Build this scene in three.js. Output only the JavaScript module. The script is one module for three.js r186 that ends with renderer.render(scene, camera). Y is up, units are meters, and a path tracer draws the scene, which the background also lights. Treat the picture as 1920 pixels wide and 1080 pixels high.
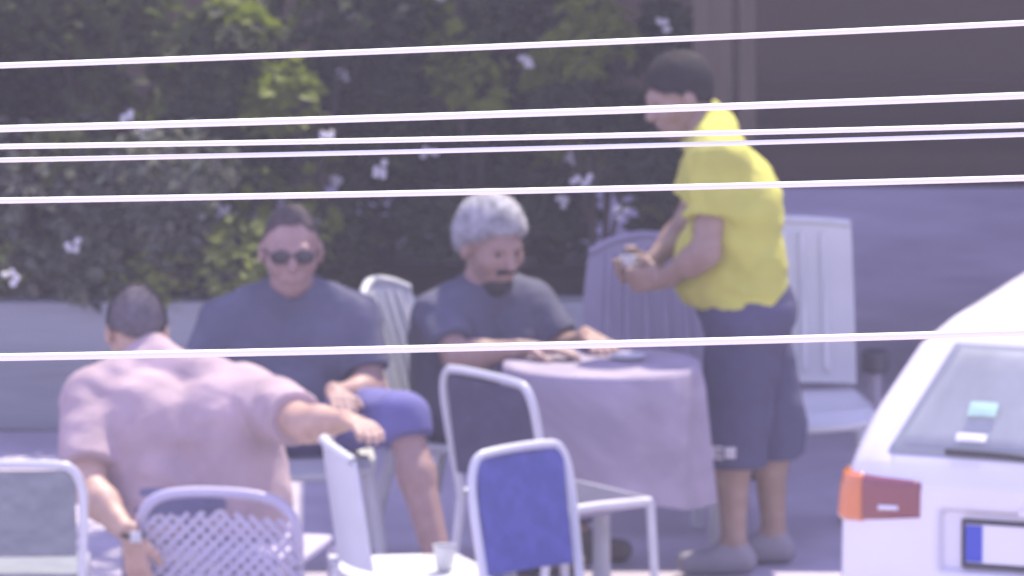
import * as THREE from 'three';
import { RoundedBoxGeometry } from 'three/addons/geometries/RoundedBoxGeometry.js';
import { mergeGeometries } from 'three/addons/utils/BufferGeometryUtils.js';

// ---------------------------------------------------------------- camera, sky, sun, exposure
const scene = new THREE.Scene();
const camera = new THREE.PerspectiveCamera(2.578, 1920 / 1080, 0.5, 900);
camera.position.set(0, 7.209, 40);
camera.rotation.set(-9 * Math.PI / 180, 0, 0);
camera.focus = 21.3;
camera.userData.fStop = 18;
scene.add(camera);

const renderer = new THREE.WebGLRenderer({ antialias: true });
renderer.toneMapping = THREE.LinearToneMapping;
renderer.toneMappingExposure = 1.6;
scene.fog = new THREE.FogExp2(new THREE.Color().setRGB(.92, .88, .96), .0020); // milky summer haze between the lens and the terrace
renderer.shadowMap.enabled = true;

{ // summer sky: pale milky blue, a little paler towards the horizon
  const W = 64, H = 32, d = new Float32Array(W * H * 4);
  for (let j = 0; j < H; j++) for (let i = 0; i < W; i++) {
    const el = Math.max(0, Math.sin((j + 0.5 - H / 2) / H * Math.PI));
    const t = Math.pow(el, 0.55), k = (j * W + i) * 4;
    d[k] = 0.80 - 0.31 * t; d[k + 1] = 0.79 - 0.30 * t; d[k + 2] = 1.22 - 0.14 * t; d[k + 3] = 1;
  }
  const sky = new THREE.DataTexture(d, W, H, THREE.RGBAFormat, THREE.FloatType);
  sky.mapping = THREE.EquirectangularReflectionMapping; sky.magFilter = THREE.LinearFilter; sky.needsUpdate = true;
  scene.background = sky; scene.environment = sky; scene.backgroundIntensity = 1.0; scene.environmentIntensity = 1.0;
}
const SUN = new THREE.Vector3(0.22, 0.85, -0.48).normalize();
const sun = new THREE.DirectionalLight(0xfff3e2, 5.0);
sun.position.copy(SUN).multiplyScalar(40); sun.target.position.set(0, 0, 0);
sun.castShadow = true; sun.shadow.mapSize.set(4096, 4096);
Object.assign(sun.shadow.camera, { left: -12, right: 12, top: 22, bottom: -14, near: 1, far: 90 });
scene.add(sun, sun.target);

// ---------------------------------------------------------------- helpers
const V = (x, y, z) => new THREE.Vector3(x, y, z);
const PI = Math.PI;
let seed = 7;
const rnd = () => { seed = (seed * 1664525 + 1013904223) >>> 0; return seed / 4294967296; };
const rr = (a, b) => a + (b - a) * rnd();
const hash3 = (x, y, z) => { let h = (x * 374761393 + y * 668265263 + z * 2147483647) | 0; h = Math.imul(h ^ (h >>> 13), 1274126177); return ((h ^ (h >>> 16)) >>> 0) / 4294967296; };
function vnoise(x, y, z) {
  const xi = Math.floor(x), yi = Math.floor(y), zi = Math.floor(z); let u = x - xi, v = y - yi, w = z - zi;
  u = u * u * (3 - 2 * u); v = v * v * (3 - 2 * v); w = w * w * (3 - 2 * w);
  const L = (a, b, t) => a + (b - a) * t, h = (i, j, k) => hash3(xi + i, yi + j, zi + k);
  return L(L(L(h(0, 0, 0), h(1, 0, 0), u), L(h(0, 1, 0), h(1, 1, 0), u), v), L(L(h(0, 0, 1), h(1, 0, 1), u), L(h(0, 1, 1), h(1, 1, 1), u), v), w);
}
const fbm = (x, y, z, n = 4) => { let s = 0, a = 0.5, t = 0; for (let i = 0; i < n; i++) { s += a * vnoise(x, y, z); t += a; a *= 0.5; x *= 2.03; y *= 2.03; z *= 2.03; } return s / t; };

const used = {};
const numbered = n => { used[n] = (used[n] ?? -1) + 1; return used[n] ? `${n}_${String(used[n]).padStart(3, '0')}` : n; };
function tag(o, label, category, group) { o.userData.label = label; o.userData.category = category; if (group) o.userData.group = group; return o; }
function thing(name, label, category, [x, y, z] = [0, 0, 0], turn = 0, group) {
  const o = new THREE.Group(); o.name = numbered(name); o.position.set(x, y, z); o.rotation.y = turn; scene.add(o);
  return tag(o, label, category, group);
}
function obj(name, g, m, parent, label) {
  if (Array.isArray(g)) g = merge(g);
  const o = new THREE.Mesh(g, m); o.castShadow = o.receiveShadow = true; o.name = parent ? name : numbered(name);
  (parent || scene).add(o); if (label) o.userData.label = label; return o;
}
function struct(name, g, m) { const o = obj(name, g, m); o.userData.kind = 'structure'; return o; }
function merge(list) {
  return mergeGeometries(list.map(g => { g = g.index ? g.toNonIndexed() : g; for (const k of Object.keys(g.attributes)) if (!['position', 'normal', 'uv'].includes(k)) g.deleteAttribute(k); return g; }));
}
function box(w, h, d, x = 0, y = 0, z = 0, r = 0.006, rx = 0, ry = 0, rz = 0) {
  const g = r ? new RoundedBoxGeometry(w, h, d, 2, Math.min(r, w / 2.1, h / 2.1, d / 2.1)) : new THREE.BoxGeometry(w, h, d);
  g.rotateX(rx); g.rotateY(ry); g.rotateZ(rz); g.translate(x, y, z); return g;
}
function tube(pts, r, seg = 24, rad = 8, closed = false) {
  const c = new THREE.CatmullRomCurve3(pts.map(p => Array.isArray(p) ? V(...p) : p), closed, 'centripetal');
  return new THREE.TubeGeometry(c, seg, r, rad, closed);
}
function lathe(pts, seg = 32) { return new THREE.LatheGeometry(pts.map(p => new THREE.Vector2(...p)), seg); }

// surface nets over a distance field; normals from the field's gradient
function mesh(f, lo, hi, c) {
  const nx = Math.ceil((hi[0] - lo[0]) / c) + 2, ny = Math.ceil((hi[1] - lo[1]) / c) + 2, nz = Math.ceil((hi[2] - lo[2]) / c) + 2;
  const F = new Float32Array(nx * ny * nz), id = new Int32Array(nx * ny * nz).fill(-1);
  const at = (i, j, k) => (k * ny + j) * nx + i;
  for (let k = 0; k < nz; k++) for (let j = 0; j < ny; j++) for (let i = 0; i < nx; i++) F[at(i, j, k)] = f(lo[0] + (i - .5) * c, lo[1] + (j - .5) * c, lo[2] + (k - .5) * c);
  const P = [], N = [], I = [], e = c * 0.4;
  const off = [0, 1, nx, nx + 1, nx * ny, nx * ny + 1, nx * ny + nx, nx * ny + nx + 1];
  const edges = [[0, 1], [2, 3], [4, 5], [6, 7], [0, 2], [1, 3], [4, 6], [5, 7], [0, 4], [1, 5], [2, 6], [3, 7]];
  for (let k = 0; k < nz - 1; k++) for (let j = 0; j < ny - 1; j++) for (let i = 0; i < nx - 1; i++) {
    const b = at(i, j, k); let m = 0;
    for (let q = 0; q < 8; q++) if (F[b + off[q]] < 0) m |= 1 << q;
    if (m === 0 || m === 255) continue;
    let x = 0, y = 0, z = 0, n = 0;
    for (const [p, q] of edges) {
      const a = F[b + off[p]], d = F[b + off[q]]; if ((a < 0) === (d < 0)) continue;
      const t = a / (a - d); n++;
      x += (p & 1) + t * ((q & 1) - (p & 1)); y += (p >> 1 & 1) + t * ((q >> 1 & 1) - (p >> 1 & 1)); z += (p >> 2) + t * ((q >> 2) - (p >> 2));
    }
    x = lo[0] + (i - .5 + x / n) * c; y = lo[1] + (j - .5 + y / n) * c; z = lo[2] + (k - .5 + z / n) * c;
    id[b] = P.length / 3; P.push(x, y, z);
    let gx = f(x + e, y, z) - f(x - e, y, z), gy = f(x, y + e, z) - f(x, y - e, z), gz = f(x, y, z + e) - f(x, y, z - e);
    const l = Math.hypot(gx, gy, gz) || 1; N.push(gx / l, gy / l, gz / l);
  }
  const quad = (a, b2, c2, d, flip) => { if (a < 0 || b2 < 0 || c2 < 0 || d < 0) return; flip ? I.push(a, c2, b2, a, d, c2) : I.push(a, b2, c2, a, c2, d); };
  for (let k = 1; k < nz - 1; k++) for (let j = 1; j < ny - 1; j++) for (let i = 1; i < nx - 1; i++) {
    const b = at(i, j, k), s = F[b] < 0;
    if (s !== (F[b + 1] < 0)) quad(id[b - nx - nx * ny], id[b - nx * ny], id[b], id[b - nx], !s);
    if (s !== (F[b + nx] < 0)) quad(id[b - 1 - nx * ny], id[b - 1], id[b], id[b - nx * ny], !s);
    if (s !== (F[b + nx * ny] < 0)) quad(id[b - 1 - nx], id[b - nx], id[b], id[b - 1], !s);
  }
  const g = new THREE.BufferGeometry();
  g.setAttribute('position', new THREE.Float32BufferAttribute(P, 3)); g.setAttribute('normal', new THREE.Float32BufferAttribute(N, 3));
  const uv = []; for (let q = 0; q < P.length; q += 3) uv.push(P[q] + P[q + 2], P[q + 1]);
  g.setAttribute('uv', new THREE.Float32BufferAttribute(uv, 2)); g.setIndex(I); return g;
}
const smin = (a, b, k) => { const h = Math.max(k - Math.abs(a - b), 0) / k; return Math.min(a, b) - h * h * k * 0.25; };
const smax = (a, b, k) => -smin(-a, -b, k);
// tapered capsule: [a, b, ra, rb]
function cap(p, q, ra, rb) {
  const bx = q.x - p.x, by = q.y - p.y, bz = q.z - p.z, l2 = bx * bx + by * by + bz * bz || 1e-9;
  return (x, y, z) => { const ax = x - p.x, ay = y - p.y, az = z - p.z; let t = (ax * bx + ay * by + az * bz) / l2; t = t < 0 ? 0 : t > 1 ? 1 : t; const dx = ax - bx * t, dy = ay - by * t, dz = az - bz * t; return Math.sqrt(dx * dx + dy * dy + dz * dz) - (ra + (rb - ra) * t); };
}
function ell(c, ax, ay, az, rx, ry, rz) { // ellipsoid with axes
  return (x, y, z) => { const dx = x - c.x, dy = y - c.y, dz = z - c.z; const a = dx * ax.x + dy * ax.y + dz * ax.z, b = dx * ay.x + dy * ay.y + dz * ay.z, d = dx * az.x + dy * az.y + dz * az.z; const k0 = Math.hypot(a / rx, b / ry, d / rz), k1 = Math.hypot(a / rx / rx, b / ry / ry, d / rz / rz); return k1 < 1e-6 ? -Math.min(rx, ry, rz) : k0 * (k0 - 1) / k1; };
}
const blend = (list, k) => (x, y, z) => { let d = 1e3; for (const f of list) d = smin(d, f(x, y, z), k); return d; };

// ---------------------------------------------------------------- procedural textures and materials
function noiseTex(size, fn, srgb = true) {
  const d = new Uint8Array(size * size * 4);
  for (let j = 0; j < size; j++) for (let i = 0; i < size; i++) { const c = fn(i / size, j / size), k = (j * size + i) * 4; d[k] = c[0]; d[k + 1] = c[1]; d[k + 2] = c[2]; d[k + 3] = 255; }
  const t = new THREE.DataTexture(d, size, size); t.wrapS = t.wrapT = THREE.RepeatWrapping; t.magFilter = THREE.LinearFilter; t.minFilter = THREE.LinearMipmapLinearFilter; t.generateMipmaps = true;
  if (srgb) t.colorSpace = THREE.SRGBColorSpace; t.needsUpdate = true; return t;
}
const tfbm = (u, v, f, n, s = 0) => { // tileable
  let r = 0, a = .5, t = 0; for (let o = 0; o < n; o++) { const F = f * 2 ** o, x = u * F, y = v * F, xi = Math.floor(x), yi = Math.floor(y); let p = x - xi, q = y - yi; p = p * p * (3 - 2 * p); q = q * q * (3 - 2 * q); const h = (i, j) => hash3((xi + i) % F, (yi + j) % F, s + o * 17); r += a * ((h(0, 0) * (1 - p) + h(1, 0) * p) * (1 - q) + (h(0, 1) * (1 - p) + h(1, 1) * p) * q); t += a; a *= .5; } return r / t;
};
const g8 = v => Math.max(0, Math.min(255, v * 255 | 0));
const mottled = (lo, hi, f = 4, n = 6, s = 0, power = 1) => noiseTex(512, (u, v) => { const t = Math.pow(tfbm(u, v, f, n, s), power); return [0, 1, 2].map(i => g8(lo[i] + (hi[i] - lo[i]) * t)); });
const grainTex = noiseTex(512, (u, v) => { const t = tfbm(u, v, 16, 5, 91); return [g8(t), g8(t), g8(t)]; }, false);
const weaveTex = noiseTex(256, (u, v) => { const t = .5 + .25 * Math.sin(u * PI * 128) + .25 * Math.sin(v * PI * 128); return [g8(t), g8(t), g8(t)]; }, false);
const rep = (t, x, y = x) => { const c = t.clone(); c.repeat.set(x, y); c.needsUpdate = true; return c; };
const lin = (r, g, b) => new THREE.Color().setRGB(r, g, b);
const std = (c, rough = .8, extra = {}) => new THREE.MeshStandardMaterial({ color: Array.isArray(c) ? lin(...c) : c, roughness: rough, ...extra });
const clothTone = mottled([.80, .80, .80], [1, 1, 1], 8, 5, 5);
const fabric = c => new THREE.MeshPhysicalMaterial({ color: lin(...c), roughness: .92, sheen: .25, sheenRoughness: .6, map: rep(clothTone, 1.3), bumpMap: rep(weaveTex, 5), bumpScale: .0006 });
const skinTone = mottled([.86, .82, .80], [1, 1, 1], 10, 4, 33);
const skin = c => new THREE.MeshPhysicalMaterial({ color: lin(...c), roughness: .55, map: rep(skinTone, 3), bumpMap: rep(grainTex, 6), bumpScale: .0008 });
const plasticTone = mottled([.84, .85, .84], [1, 1, 1], 3, 6, 12);
const M = {
  plastic: new THREE.MeshPhysicalMaterial({ color: lin(.74, .75, .76), roughness: .42, map: rep(plasticTone, 1.2), bumpMap: rep(grainTex, 3), bumpScale: .0005 }),
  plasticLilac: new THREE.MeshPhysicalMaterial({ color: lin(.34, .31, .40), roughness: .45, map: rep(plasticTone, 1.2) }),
  whiteSteel: new THREE.MeshPhysicalMaterial({ color: lin(.72, .73, .76), roughness: .35, clearcoat: .4, map: rep(plasticTone, 2) }),
  blueCloth: fabric([.13, .15, .46]), darkCloth: fabric([.085, .085, .15]), greyCloth: fabric([.30, .33, .35]),
  wire: std([.86, .85, .83], .5),
  black: std([.02, .02, .022], .6), rubber: std([.025, .025, .027], .9),
};

// ---------------------------------------------------------------- setting: ground, wall, canopy
{
  const pave = mottled([.58, .56, .61], [.78, .75, .80], 6, 7, 3);
  const g = new THREE.PlaneGeometry(500, 500, 1, 1); g.rotateX(-PI / 2);
  const u = g.attributes.uv; for (let i = 0; i < u.count; i++) u.setXY(i, u.getX(i) * 500 / 2.3, u.getY(i) * 500 / 2.3);
  struct('ground', g, new THREE.MeshStandardMaterial({ map: pave, roughness: .9, bumpMap: rep(grainTex, 1.7), bumpScale: .004 }));
}
{ // building behind the terrace
  const plaster = mottled([.24, .21, .155], [.40, .35, .27], 5, 6, 21), plinthT = mottled([.21, .185, .14], [.35, .31, .24], 7, 6, 22);
  const b = thing('building', 'dark brown plastered building at the back of the terrace', 'building', [3, 0, -8.3]);
  const wallM = new THREE.MeshStandardMaterial({ map: rep(plaster, .4), roughness: .95, bumpMap: rep(grainTex, .8), bumpScale: .006 });
  obj('wall', [box(34, 7.9, .5, 0, 3.95, 0, 0)], wallM, b);
  obj('plinth', [box(34.06, .42, .1, 0, .21, .3, .012)], new THREE.MeshStandardMaterial({ map: rep(plinthT, .6), roughness: .95 }), b);
  obj('cornice', [box(34.4, .22, .9, 0, 8.01, .05, .03)], std([.4, .37, .33], .9), b);
  for (const x of [-10, -5, 5, 10]) {
    const w = obj('window', [box(1.3, .1, .12, x, 5.45, .29), box(1.3, .1, .12, x, 3.75, .29), box(.1, 1.6, .12, x - .6, 4.6, .29), box(.1, 1.6, .12, x + .6, 4.6, .29), box(.06, 1.6, .08, x, 4.6, .29)], std([.5, .48, .44], .7), b);
    obj('pane', [box(1.1, 1.6, .02, x, 4.6, .262, 0)], new THREE.MeshPhysicalMaterial({ color: lin(.03, .035, .04), roughness: .08 }), w);
  }
}
{ // canopy over the rear part of the terrace
  const cv = thing('terrace_canopy', 'brown fabric canopy on square posts over the terrace', 'canopy', [4.4, 0, -4.6]);
  const canvas = fabric([.13, .10, .075]);
  const g = new THREE.PlaneGeometry(9.2, 3.9, 40, 24); g.rotateX(-PI / 2); g.translate(.2, 0, 1.4);
  const p = g.attributes.position; for (let i = 0; i < p.count; i++) { const x = p.getX(i), z = p.getZ(i); p.setY(i, 2.78 - z * .045 - .05 * Math.abs(Math.sin((x + 4.8) / 9.6 * PI * 4))); }
  const g2 = g.clone(); g2.translate(0, -.012, 0); g2.index.array.reverse(); g.computeVertexNormals(); g2.computeVertexNormals();
  obj('fabric_sheet', [g, g2], canvas, cv);
  const wood = new THREE.MeshStandardMaterial({ map: noiseTex(256, (u, v) => { const t = tfbm(u, v * .25, 16, 4, 61) * .6 + .4 * tfbm(u, v, 4, 5, 62); return [g8(.24 + .2 * t), g8(.215 + .19 * t), g8(.165 + .17 * t)]; }), roughness: .8 });
  for (const z of [3.28, .1]) obj('beam', [box(9.24, .16, .12, .2, z > 1 ? 2.51 : 2.66, z, .01)], wood, cv);
  for (const [x, z] of [[-3.7, 3.0], [.5, 3.0], [4.6, 3.0], [.5, .1], [4.6, .1]]) {
    const post = obj('post', [box(.13, 2.5, .17, x - .04, 1.25, z, .012), box(.055, 2.5, .15, x + .07, 1.25, z + .02, .008)], wood, cv);
    obj('base_plate', [box(.26, .03, .26, x, .015, z, .006)], M.black, post);
  }
}
// ---------------------------------------------------------------- planting on the left
const leafMat = new THREE.MeshPhysicalMaterial({ vertexColors: true, roughness: .85, specularIntensity: .5, transmission: .5, thickness: 0, side: THREE.DoubleSide });
function leaves(n, place, size, tint) { // many folded leaf blades, one buffer
  const P = [], N = [], C = [], a = V(0, 0, 0), b = V(0, 0, 0), nn = V(0, 0, 0), q = new THREE.Quaternion(), eu = new THREE.Euler();
  for (let i = 0; i < n; i++) {
    const c = place(); if (!c) continue; const L = size * rr(.7, 1.35), w = L * rr(.28, .42);
    eu.set(rr(-1.3, .9), rr(0, 2 * PI), rr(-.8, .8)); q.setFromEuler(eu);
    const col = tint(), pts = [[0, 0, 0], [w, .18 * w, L * .45], [0, -.02, L], [-w, .18 * w, L * .45]].map(t => V(...t).applyQuaternion(q).add(c));
    for (const [x, y, z] of [[0, 1, 2], [0, 2, 3]]) {
      a.subVectors(pts[y], pts[x]); b.subVectors(pts[z], pts[x]); nn.crossVectors(a, b).normalize();
      for (const k of [x, y, z]) { P.push(pts[k].x, pts[k].y, pts[k].z); N.push(nn.x, nn.y, nn.z); C.push(...col); }
    }
  }
  const g = new THREE.BufferGeometry(); g.setAttribute('position', new THREE.Float32BufferAttribute(P, 3)); g.setAttribute('normal', new THREE.Float32BufferAttribute(N, 3)); g.setAttribute('color', new THREE.Float32BufferAttribute(C, 3)); return g;
}
const greens = base => () => { const k = rr(.4, 1.2), y = rr(0, 1); return [base[0] * k * (1 + .5 * y), base[1] * k * (1 + .2 * y), base[2] * k]; };
const bark = std([.10, .08, .06], .95, { bumpMap: rep(grainTex, 2), bumpScale: .01 });
const blossom = std([.72, .70, .68], .8);
let sunTinted = false;  // some clumps tinted lime: sunlight on the leaves put into their colour
function shrub(label, [x, y, z], R, H, n, size, base, blooms = 5) {
  const s = thing('shrub', label, 'shrub', [x, y, z], 0, 'shrubs in the planter');
  for (let i = 0; i < 5; i++) { const a = rr(0, 6.28), r = R * rr(.2, .55); obj('stem', tube([[rr(-.04, .04), 0, rr(-.04, .04)], [Math.cos(a) * r * .4, H * .35, Math.sin(a) * r * .4], [Math.cos(a) * r, H * rr(.7, .85), Math.sin(a) * r]], .011, 10, 6), bark, s); }
  const clumps = []; for (let i = 0; i < 16; i++) { const a = rr(0, 6.28), r = R * Math.sqrt(rnd()) * .8; clumps.push([Math.cos(a) * r, H * rr(.16, .92), Math.sin(a) * r, R * rr(.25, .45)]); }
  const f = obj('foliage', leaves(n, () => { const ci = rnd() * clumps.length | 0, c = clumps[ci]; sunTinted = ci % 5 === 0; const v = V(rr(-1, 1), rr(-1, 1), rr(-1, 1)); if (v.length() > 1) return null; return v.multiplyScalar(c[3]).add(V(c[0], c[1], c[2])); }, size, () => { const g = greens(base)(); return sunTinted ? [g[0] * .5 + .19, g[1] * .5 + .24, g[2] * .5 + .01] : g; }), leafMat, s);
  f.userData.kind = 'stuff';
  for (let i = 0; i < blooms; i++) { const a = rr(-.2, PI + .2), q = R * rr(.75, 1.05); const p = V(Math.cos(a) * q, H * rr(.25, .9), Math.abs(Math.sin(a)) * q); const petals = []; for (let k = 0; k < 5; k++) { const e = new THREE.SphereGeometry(1, 7, 5).scale(.012, .006, .014).translate(0, 0, .011).rotateX(-.35).rotateY(k * 1.257).rotateX(rr(.7, 1.4)).translate(p.x + rr(-.02, .02), p.y + rr(-.015, .015), p.z); petals.push(e); } obj('flower', petals, blossom, s); }
  return s;
}

{
  const conc = mottled([.50, .51, .52], [.68, .69, .70], 5, 7, 41);
  const pl = thing('planter', 'long low grey concrete planter under the shrubs', 'planter', [-2.2, 0, -3.1]);
  const cm = new THREE.MeshStandardMaterial({ map: rep(conc, .8), roughness: .92, bumpMap: rep(grainTex, 1.5), bumpScale: .004 });
  obj('front_wall', [box(5.3, .44, .14, 0, .22, .6, .012)], cm, pl); obj('rear_wall', [box(5.3, .44, .14, 0, .22, -.6, .012)], cm, pl);
  for (const x of [-2.58, 2.58]) obj('end_wall', [box(.14, .44, 1.05, x, .22, 0, .012)], cm, pl);
  const soil = new THREE.PlaneGeometry(5.0, 1.06, 60, 14); soil.rotateX(-PI / 2); const p = soil.attributes.position; for (let i = 0; i < p.count; i++) p.setY(i, .36 + .05 * fbm(p.getX(i) * 5, 3, p.getZ(i) * 5)); soil.computeVertexNormals();
  obj('soil', soil, std([.05, .04, .03], 1), pl);
  const spots = [[-2.15, -2.85, .5, 1.15, [.06, .085, .04], 'grey green shrub at the left end of the planter'], [-1.45, -3.1, .55, 1.25, [.07, .11, .02], 'tall yellow green shrub second from the left in the planter'], [-.75, -3.0, .5, 1.2, [.05, .085, .02], 'dark green shrub in the middle of the planter'], [-.15, -3.15, .48, 1.2, [.05, .085, .028], 'dark green shrub right of the middle of the planter'], [.3, -2.95, .34, 1.1, [.045, .07, .035], 'narrow dark shrub at the right end of the planter'], [-1.75, -3.35, .5, 1.5, [.04, .07, .022], 'tall shrub at the back of the planter by the left end'], [-.45, -3.4, .5, 1.5, [.035, .06, .022], 'tall shrub at the back of the planter near the middle']];
  for (const [x, z, R, H, c, l] of spots) shrub(l, [x, .36, z], R, H, 5200, .07, c);
  shrub('low grey green bush at the front of the planter, left of the sunglasses wearer', [-1.2, .34, -2.6], .42, .62, 5200, .05, [.15, .185, .14], 2);
  shrub('low pale grey green bush spilling over the planter front edge', [-1.72, .34, -2.58], .46, .72, 6500, .05, [.18, .215, .17]);
}
{ // tree whose crown shades the left of the terrace
  const t = thing('tree', 'leafy tree shading the left side of the terrace', 'tree', [-3.4, 0, -3.9]);
  obj('trunk', [tube([[0, 0, 0], [.05, 1.2, .05], [.0, 2.4, .15], [.2, 3.4, .3]], .13, 16, 10)], bark, t);
  for (const e of [[2.2, 4.4, 1.8], [1.0, 5.0, 2.4], [-1.2, 4.6, .6], [2.4, 4.6, -.4], [.3, 5.1, -1.2]]) obj('limb', [tube([[.05, 2.6, .15], [e[0] * .45, 3.7, e[2] * .45], e], .05, 12, 7)], bark, t);
  const cl = []; for (let i = 0; i < 60; i++) { const a = rr(0, 6.28), r = Math.sqrt(rnd()); cl.push([1.15 + Math.cos(a) * r * 2.7, 4.6 + rr(-.75, .8) * (1.1 - r * .6), 2.0 + Math.sin(a) * r * 2.0, rr(.28, .5)]); }
  const f = obj('crown', leaves(15000, () => { const c = cl[rnd() * cl.length | 0], v = V(rr(-1, 1), rr(-1, 1), rr(-1, 1)); if (v.length() > 1) return null; return v.multiplyScalar(c[3]).add(V(c[0], c[1], c[2])); }, .10, greens([.06, .10, .03])), leafMat, t);
  f.userData.kind = 'stuff';
}
// ---------------------------------------------------------------- wires in front and their poles
{
  const W = [[4.395, 4.463, .0046, 'topmost white wire across the shrubs and brown post'], [4.295, 4.348, .0056, 'second white wire from the top'], [4.267, 4.301, .0042, 'third white wire from the top'], [4.246, 4.287, .0038, 'fourth white wire from the top'], [4.182, 4.218, .0048, 'fifth white wire from the top, just above the seated heads'], [3.932, 3.972, .006, 'lowest thick white wire across the chests']];
  W.forEach(([a, b, r, l], n) => {
    const pts = []; for (let i = 0; i <= 60; i++) { const x = -14 + 28 * i / 60; pts.push([x, (a + b) / 2 + (b - a) / 1.617 * x + .0042 * (x * x - .3), 20 + .004 * n]); }
    tag(obj('overhead_wire', tube(pts, r, 240, 8), M.wire), l, 'wire', 'wires strung across the view');
  });
  for (const sx of [-1, 1]) {
    const s = thing('utility_pole', sx < 0 ? 'wooden utility pole carrying the wires on the left' : 'wooden utility pole carrying the wires on the right', 'pole', [sx * 14, 0, 20.12]);
    obj('shaft', lathe([[0, 0], [.13, 0], [.1, 6.5], [0, 6.52]], 16), bark, s);
    obj('cross_arm', [box(.09, .09, .8, 0, 4.95 + sx * .3, 0, .01)], bark, s);
  }
}
// ---------------------------------------------------------------- chairs
// one-piece garden chair: facing +z, origin on the floor under the seat
function gardenChair(name, label, pos, turn, mat, { H = .86, seat = .43, w = .46, arms = true, slots = true, lean = .13, taper = .16, group = 'moulded garden chairs' } = {}) {
  const t = thing(name, label, 'chair', pos, turn, group);
  const shell = (fn, nu, nv, th) => { // curved sheet with thickness
    const P = [], I = [], n = (nu + 1) * (nv + 1);
    for (let s = 0; s < 2; s++) for (let j = 0; j <= nv; j++) for (let i = 0; i <= nu; i++) { const p = fn(i / nu * 2 - 1, j / nv, s * th); P.push(...p); }
    const q = (a, b, c, d) => I.push(a, b, c, a, c, d), at = (s, i, j) => s * n + j * (nu + 1) + i;
    for (let j = 0; j < nv; j++) for (let i = 0; i < nu; i++) { q(at(0, i, j), at(0, i + 1, j), at(0, i + 1, j + 1), at(0, i, j + 1)); q(at(1, i, j), at(1, i, j + 1), at(1, i + 1, j + 1), at(1, i + 1, j)); }
    for (let i = 0; i < nu; i++) { q(at(0, i, 0), at(1, i, 0), at(1, i + 1, 0), at(0, i + 1, 0)); q(at(0, i, nv), at(0, i + 1, nv), at(1, i + 1, nv), at(1, i, nv)); }
    for (let j = 0; j < nv; j++) { q(at(0, 0, j), at(0, 0, j + 1), at(1, 0, j + 1), at(1, 0, j)); q(at(0, nu, j), at(1, nu, j), at(1, nu, j + 1), at(0, nu, j + 1)); }
    const g = new THREE.BufferGeometry(); g.setAttribute('position', new THREE.Float32BufferAttribute(P, 3)); g.setIndex(I);
    const m = g.toNonIndexed(); m.computeVertexNormals(); const uv = []; for (let i = 0; i < m.attributes.position.count; i++) uv.push(m.attributes.position.getX(i), m.attributes.position.getY(i)); m.setAttribute('uv', new THREE.Float32BufferAttribute(uv, 2)); return m;
  };
  const hw = w / 2;
  obj('seat', shell((u, v, o) => [u * hw * (1 - .06 * (1 - v)), seat - o + .012 * u * u - .03 * (1 - v) * (1 - v) * 0 - .018 * Math.sin(v * PI) - (v > .86 ? (v - .86) * .28 : 0), -.21 + v * .44], 10, 14, .012), mat, t);
  obj('apron', [tube([[-hw * .97, seat - .015, -.2], [-hw, seat - .02, .12], [-hw * .9, seat - .035, .215], [0, seat - .05, .232], [hw * .9, seat - .035, .215], [hw, seat - .02, .12], [hw * .97, seat - .015, -.2]], .016, 40, 8)], mat, t);
  const bk = (u, v) => [u * hw * (.96 - taper * v * v), seat + .03 + v * (H - seat - .03) - taper * .3 * u * u * v, -.2 - v * lean + .05 * u * u];
  const back = obj('backrest', shell((u, v, o) => { const p = bk(u, v); return [p[0], p[1], p[2] - o]; }, 14, 12, .012), mat, t);
  if (slots) for (const u of [-.6, -.3, 0, .3, .6]) obj('rib', [tube([0.08, .35, .65, .92].map(v => { const p = bk(u, v); return [p[0], p[1], p[2] + .005]; }), .011, 12, 6)], mat, back);
  obj('top_rail', [tube([-1, -.6, 0, .6, 1].map(u => { const p = bk(u, 1); return [p[0], p[1] - .004, p[2] - .006]; }), .015, 24, 8)], mat, t);
  for (const s of [-1, 1]) {
    obj('leg', [tube([[s * hw * .95, seat - .01, .18], [s * (hw + .02), seat * .5, .215], [s * (hw + .035), .012, .24]], .021, 14, 8)], mat, t);
    obj('leg', [tube([[s * hw * .95, seat - .01, -.17], [s * (hw + .015), seat * .5, -.215], [s * (hw + .03), .012, -.26]], .021, 14, 8)], mat, t);
    if (arms) obj('armrest', [tube([[s * hw * .86, seat + .25, -.245], [s * (hw + .02), seat + .225, -.1], [s * (hw + .03), seat + .21, .1], [s * (hw + .022), seat + .16, .19], [s * hw * .98, seat - .01, .2]], .019, 28, 8)], mat, t);
  }
  return t;
}
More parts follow.
